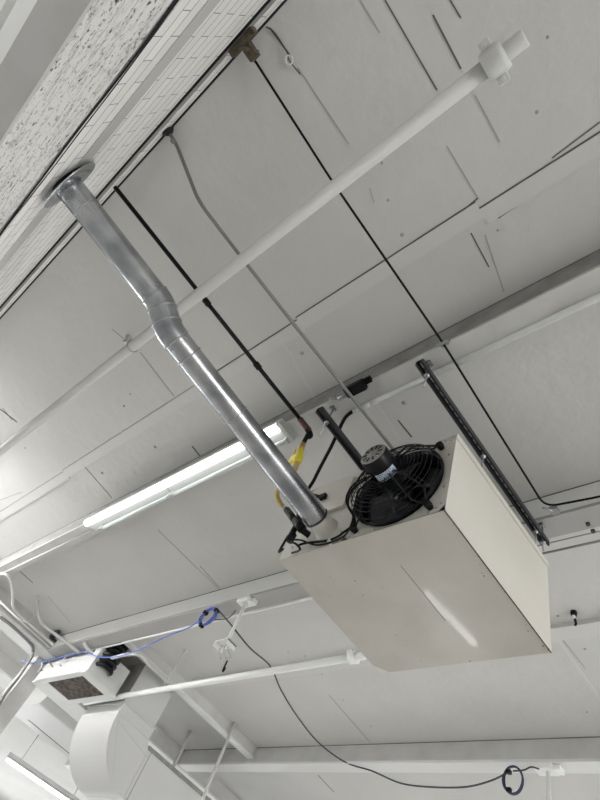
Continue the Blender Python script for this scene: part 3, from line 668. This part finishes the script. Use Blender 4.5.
MB().cyl((bc3.x, bc3.y, 3.44), (bc3.x, bc3.y, 2.2), .022, n=12).build('drop_pipe', 'pipebright', eb)
r3 = W(228, 739, z=3.49)
tag(MB().cyl((r3.x, r3.y, 3.744), (r3.x, r3.y, 2.2), .024, n=12).build('drop_rod', 'pipewhite'), 'white rod hanging beside the duct at bottom left', 'rod')
r4 = W(186, 740, z=3.6)
tag(MB().cyl((r4.x, r4.y, 3.744), (r4.x, r4.y, 3.0), .03, n=12).build('drop_rod', 'pipewhite'), 'short rod partly hidden behind the duct top edge', 'rod')

# ------------------------------------------------------------------ fluorescent fixtures under beam 1
xa, xm, xb = -5.99, -4.44, -2.76
def fixture(x0, x1, label, endbright=False):
    t = thing('fluorescent_fixture', ((x0+x1)/2, 1.34, 3.40), label, 'light', 'fluorescent fixtures under the grey beam')
    MB().box((x0+.01, 1.225, 3.415), (x1-.01, 1.445, 3.458)).build('housing', 'fixture', t, .004)
    lx0, lx1 = x0+.015, x1-.015
    prof = [(1.235, 3.415), (1.238, 3.390), (1.250, 3.378), (1.290, 3.376), (1.304, 3.390), (1.308, 3.415)]
    n = len(prof); MB().add([(lx0, y, z) for y, z in prof]+[(lx1, y, z) for y, z in prof], [(i, i+1, n+i+1, n+i) for i in range(n-1)]+[tuple(range(n)), tuple(range(2*n-1, n-1, -1))], False).build('lit_lens', 'tube', t)
    MB().cyl((x0+.22 if x0 < -5 else x0+.05, 1.405, 3.392), (x1-.05, 1.405, 3.392), .020, n=16).build('unlit_tube', 'tubeoff', t)
    for xx in ((x0+.19 if x0 < -5 else x0+.03), x1-.03):
        MB().box((xx-.015, 1.38, 3.36), (xx+.015, 1.43, 3.416)).build('lamp_socket', 'fixture', t)
    return t
f1 = fixture(xa, xm, 'lit fluorescent fixture at the far left end under the grey beam')
f2 = fixture(xm, xb, 'lit fluorescent fixture passing behind the silver flue')
MB().box((xb-.015, 1.23, 3.385), (xb+.03, 1.44, 3.458)).build('end_plate', 'fixture', f2)

# fixture at lower left, hung lengthwise
lf = thing('fluorescent_fixture', W(40, 780, z=2.9), 'lit fluorescent fixture hung lengthwise at the bottom left corner', 'light')
A = W(7, 759, z=2.9); B = W(68, 801, z=2.86); dL = (B-A).normalized(); B2 = A+dL*3.2; nL = V(-dL.y, dL.x, 0).normalized()*-1
if nL.x < 0: nL = -nL
mid = (A+B2)/2
MB().obox(mid, dL*((B2-A).length/2), nL*.04, V(0, 0, .03)).build('lit_tube', 'tube', lf)
MB().obox(mid+nL*.07+V(0, 0, .06), dL*((B2-A).length/2+.03), nL*.14, V(0, 0, .03)).build('housing', 'fixture', lf)
MB().obox(mid+nL*.14+V(0, 0, .03), dL*((B2-A).length/2+.03), nL*.012, V(0, 0, .03)).build('reflector_lip', 'beam', lf)
for t in (.08, .5, .92):
    q = A+(B2-A)*t+nL*.05; MB().cyl(q+V(0, 0, .09), V(q.x, q.y, H), .008, n=8).build('hanging_wire', 'galvdull', lf)

# ------------------------------------------------------------------ ducting
dx1 = -8.222; dx0 = -9.25
du = thing('duct_elbow', ((dx0+dx1)/2, 4.4, 2.2), 'big white square duct dropping from the roof and curving away at bottom left', 'duct')
MB().box((dx0, 3.985, 3.09), (dx1, 4.655, H-.001)).build('drop_section', 'duct', du)
cy_, cz_ = 4.74, 2.93; ro, ri = .755, .075; vs = []; n = 20
for i in range(n+1):
    a = PI/2*i/n
    for r in (ri, ro):
        y = cy_-r*math.cos(a); z = cz_-r*math.sin(a)
        for x in (dx0-.02, dx1+.015): vs.append((x, y, z))
fs = []
for i in range(n):
    o = 4*i; p = o+4
    fs += [(o, o+1, p+1, p), (o+2, p+2, p+3, o+3), (o, p, p+2, o+2), (o+1, o+3, p+3, p+1)]
fs += [(0, 2, 3, 1), (4*n, 4*n+1, 4*n+3, 4*n+2)]
eo = MB().add(vs, fs, False).box((dx0-.02, cy_-ro, cz_), (dx1+.015, cy_-ri, 3.10)).build('elbow', 'duct', du, .006)
zt = cz_-ri; zbm = cz_-ro
MB().box((dx0-.02, cy_, zbm), (dx1+.013, 13, zt)).build('horizontal_section', 'duct', du, .01)
MB().box((dx1-.02, cy_-.02, zt-.03), (dx1+.035, 13, zt+.02)).build('corner_angle', 'beamdark', du)
MB().box((dx0-.03, cy_-ro-.02, 3.08), (dx1+.03, cy_-ri+.02, 3.105)).build('joint_flange', 'duct', du)
MB().box((dx1+.012, cy_+.06, zbm), (dx1+.0175, cy_+.072, zt)).build('section_seam', 'faint', du)
# cross-break folds on the flat elbow cheek
def fold(a, b):
    a = W(*a, x=dx1+.016); b = W(*b, x=dx1+.016); MB().tube([a, b], .004, 5).build('fold_line', 'tape', du)
fold((116, 718), (147, 757)); fold((118, 716), (113, 775))

rg = thing('return_air_box', (-9.05, 3.5, 3.04), 'white ceiling box with a dirty brown return grille beside the column', 'duct')
bx0, bx1, by0, by1, bz = -9.92, -8.20, 3.20, 3.80, 3.04
fr = MB()
fr.box((bx0, by0, bz+.02), (bx1, by1, H-.28)).box((bx0, by1, bz+.02), (-9.3, 4.35, H-.28))
fr.build('box_body', 'duct', rg)
gx0, gx1, gy0, gy1 = -9.46, -8.36, 3.255, 3.72
MB().box((bx0, by0-.02, bz), (bx1+.01, gy0, bz+.03)).box((bx0, gy1, bz), (bx1+.01, by1+.02, bz+.03)).box((bx0, gy0, bz), (gx0, gy1, bz+.03)).box((gx1, gy0, bz), (bx1+.01, gy1, bz+.03)).box((bx0, by1+.02, bz), (-9.3, 4.37, bz+.03)).build('frame', 'trim', rg, .004)
MB().box((gx0, gy0, bz+.012), (gx1, gy1, bz+.022)).build('grille', 'filter', rg)
MB().tube([(gx1+.03, by0-.03, bz+.01), (gx0-.3, by0-.03, bz+.015)], .012, 6).build('bottom_lip', 'trim', rg)
# black flexible boot in the side opening
bo = MB()
for k in range(6):
    z = 3.20+k*.085; bo.lathe((bx1+.02, 3.40, z), (0, 0, 1), [(0, .12), (.02, .155), (.045, .155), (.085, .12)], 20)
tag(bo.build('flexible_boot', 'blackgloss'), 'black ribbed flexible boot on the side of the return box', 'duct')
# wrapped end of white insulated line
run('insulated_line', [W(84, 643, z=3.44), W(89, 650, z=3.40), W(98, 656, z=3.38), W(111, 658, z=3.37), W(124, 655, z=3.38), W(136, 654, z=3.40), W(143, 657, z=3.44), W(152, 667, z=3.48), W(163, 677, z=3.48), W(173, 684, z=3.52)], .026, 'pipewhite', 'thick pale insulated line curving above the black boot beside the return box', 'pipe')

sf = thing('ceiling_duct', (-11.7, 6, 3.3), 'broad pale ceiling duct with rounded edges behind the column', 'duct')
pr_ = []; xL, xR, zb_, zt_ = -12.6, -10.9, 3.22, H-.002
for (cx, cz, a0_) in ((xR-.2, zb_+.2, -PI/2), ):
    for i in range(7): a = -PI/2*(1-i/6); pr_.append((cx+.2*math.cos(a), cz+.2*math.sin(a)))
pr_.append((xR, zt_)); pr_.append((xL, zt_))
for i in range(7): a = PI+PI/2*i/6; pr_.append((xL+.2+.2*math.cos(a), zb_+.2+.2*math.sin(a)))
n = len(pr_); ya_, yb_ = 3.9, 13
MB().add([(x, ya_, z) for x, z in pr_]+[(x, yb_, z) for x, z in pr_], [(i, (i+1) % n, n+(i+1) % n, n+i) for i in range(n)]+[tuple(range(n)), tuple(range(2*n-1, n-1, -1))], False).build('duct_body', 'duct', sf)
MB().box((-12.15, 4.3, zb_-.002), (-12.11, 7, zb_+.01)).build('seam', 'seam', sf)

# conduits around the column at left
run('bent_conduit', [W(0, 574, z=3.44), W(7, 575, z=3.43), W(12, 584, z=3.42), W(13, 597, z=3.42), W(13, 606, z=3.44), W(20, 615, z=3.44), W(54, 645, z=3.44)], .022, 'pipewhite', 'white conduit dropping off the beam end at the far left then running to the column', 'conduit')
run('bent_conduit', [W(37, 596, z=3.72), W(38, 606, z=3.62), W(40, 619, z=3.46), W(45, 626, z=3.42), W(78, 652, z=3.42), W(88, 663, z=3.30)], .022, 'pipewhite', 'white conduit dropping from the ceiling and angling to the return box', 'conduit')
run('girder_conduit', [W(0, 601, z=3.45), W(20, 620, z=3.45), W(50, 647, z=3.45)], .020, 'pipewhite', 'straight white conduit along the girder edge at the left', 'conduit', .05)
cx_ = -10.06
run('column_conduit', [W(0, 617, z=3.44), W(12, 626, z=3.44), W(30, 643, z=3.44), W(33, 650, x=cx_), W(31, 658, x=cx_), W(18, 678, x=cx_), W(0, 703, x=cx_), V(cx_, 3.3, 1.4)], .024, 'conduit', 'grey conduit running down the face of the square column', 'conduit')
run('slack_wire', [W(8, 610, z=3.4), W(28, 622, z=3.35), W(40, 600, z=H-.01)], .006, 'pipewhite', 'thin pale wire slung between two conduits at the left', 'wire')
cb2 = thing('cable_bundle', W(60, 655, z=3.4), 'knot of loose grey cables and clips where the beam meets the column', 'cable')
rnd = random.Random(3)
for i in range(7):
    base = W(36+i*6, 664-i*1.6, z=3.42)
    MB().tube(smooth_path([base, base+V(rnd.uniform(-.1, .1), rnd.uniform(-.05, .1), -.08), base+V(rnd.uniform(-.1, .2), rnd.uniform(0, .15), -.16), base+V(rnd.uniform(-.2, .2), rnd.uniform(.05, .2), -.10)]), .014, 6).build('loose_cable', rnd.choice(['greycable', 'pipewhite', 'conduit', 'trim']), cb2)
MB().tube(smooth_path([W(32, 668, z=3.42), W(55, 660, z=3.4), W(80, 654, z=3.4), W(95, 651, z=3.42)]), .016, 6).build('loose_cable', 'greycable', cb2)
br = thing('beam_bracket', W(56, 634, z=3.7), 'dark steel bracket at the corner of girder and ceiling', 'bracket')
bq = W(55, 634, z=3.68); MB().obox(bq, V(.10, 0, 0), V(0, .03, 0), V(0, 0, .05)).obox(bq+V(-.05, .1, -.06), V(.02, 0, 0), V(0, .12, 0), V(0, 0, .02)).build('bracket_body', 'strut', br)

# screws, stubs at right between beams
for (px, py) in ((588, 524), (593, 531)):
    c = W(px, py, z=3.45); tag(MB().obox(c, V(.014, 0, 0), V(0, .01, 0), V(0, 0, .012)).cyl(c+V(0, 0, .012), c+V(0, 0, -.02), .008, n=8).build('beam_clip', 'rust'), 'upper small rusty clip on the beam flange by the right edge' if py == 524 else 'lower small rusty clip on the beam flange by the right edge', 'clip')
run('flange_wire', [V(-2.0, 3.24, 3.47), V(5, 3.26, 3.47)], .006, 'shadebeam', 'thin grey wire along the beam flange right of the heater', 'wire', .02)
run('flange_wire', [V(-2.0, 3.33, 3.47), V(-.98, 3.34, 3.47)], .010, 'conduit', 'short grey rod beside the strut end right of the heater', 'rod', .02)

# strong ceiling lamps added out of view to raise the room brightness
def fill_lamp(x, y, n=1):
    o = thing('fluorescent_fixture', (x, y, 3.35), 'unseen fluorescent fixture added to brighten the room', 'light', 'unseen fixtures added for brightness')
    MB().box((x-.8, y-.12, 3.40), (x+.8, y+.12, 3.458)).build('housing', 'fixture', o)
    MB().box((x-.78, y-.05, 3.35), (x+.78, y+.05, 3.40)).build('lit_lens', 'filltube', o)
for (x, y) in ((-7.6, -.62), (-9.3, -.6), (-11.0, -.3)): fill_lamp(x, y)

wl_ = thing('streak_lamp', (-3.25, 4.68, FL), 'unseen fluorescent lamp on a black stand, added for the streak under the heater', 'light')  # lamp added out of view to give the streak on the heater underside
MB().obox(V(-3.25, 4.68, .55), V(.055, .49, 0), V(-.09, .01, 0), V(0, 0, .02)).build('housing', 'fixture', wl_)
MB().obox(V(-3.25, 4.68, .615), V(.053, .475, 0), V(-.030, .004, 0), V(0, 0, .025)).build('lit_tube', 'streaktube', wl_)
MB().cyl((-3.25, 4.68, FL+.02), (-3.25, 4.68, .66), .02, n=12).build('stand_pole', 'black', wl_)
MB().cyl((-3.25, 4.68, FL), (-3.25, 4.68, FL+.04), .28, n=32).build('stand_base', 'black', wl_)

# ------------------------------------------------------------------ world, camera, view
w = bpy.data.worlds.new('world'); scn.world = w; w.use_nodes = True
w.node_tree.nodes['Background'].inputs[0].default_value = (.8, .85, .9, 1); w.node_tree.nodes['Background'].inputs[1].default_value = .6
cam = bpy.data.cameras.new('camera'); co = bpy.data.objects.new('camera', cam); C.objects.link(co)
R = Matrix((CM[0], [-v for v in CM[1]], [-v for v in CM[2]])).transposed()
co.matrix_world = Matrix.Translation((0, 0, EYE)) @ R.to_4x4()
cam.sensor_fit = 'VERTICAL'; cam.sensor_height = 36; cam.sensor_width = 27; cam.lens = FPX/800*36; cam.clip_start = .02
scn.camera = co
vs_ = scn.view_settings; vs_.view_transform = 'Standard'; vs_.look = 'None'; vs_.gamma = 1; vs_.use_curve_mapping = False; vs_.exposure = 0.44
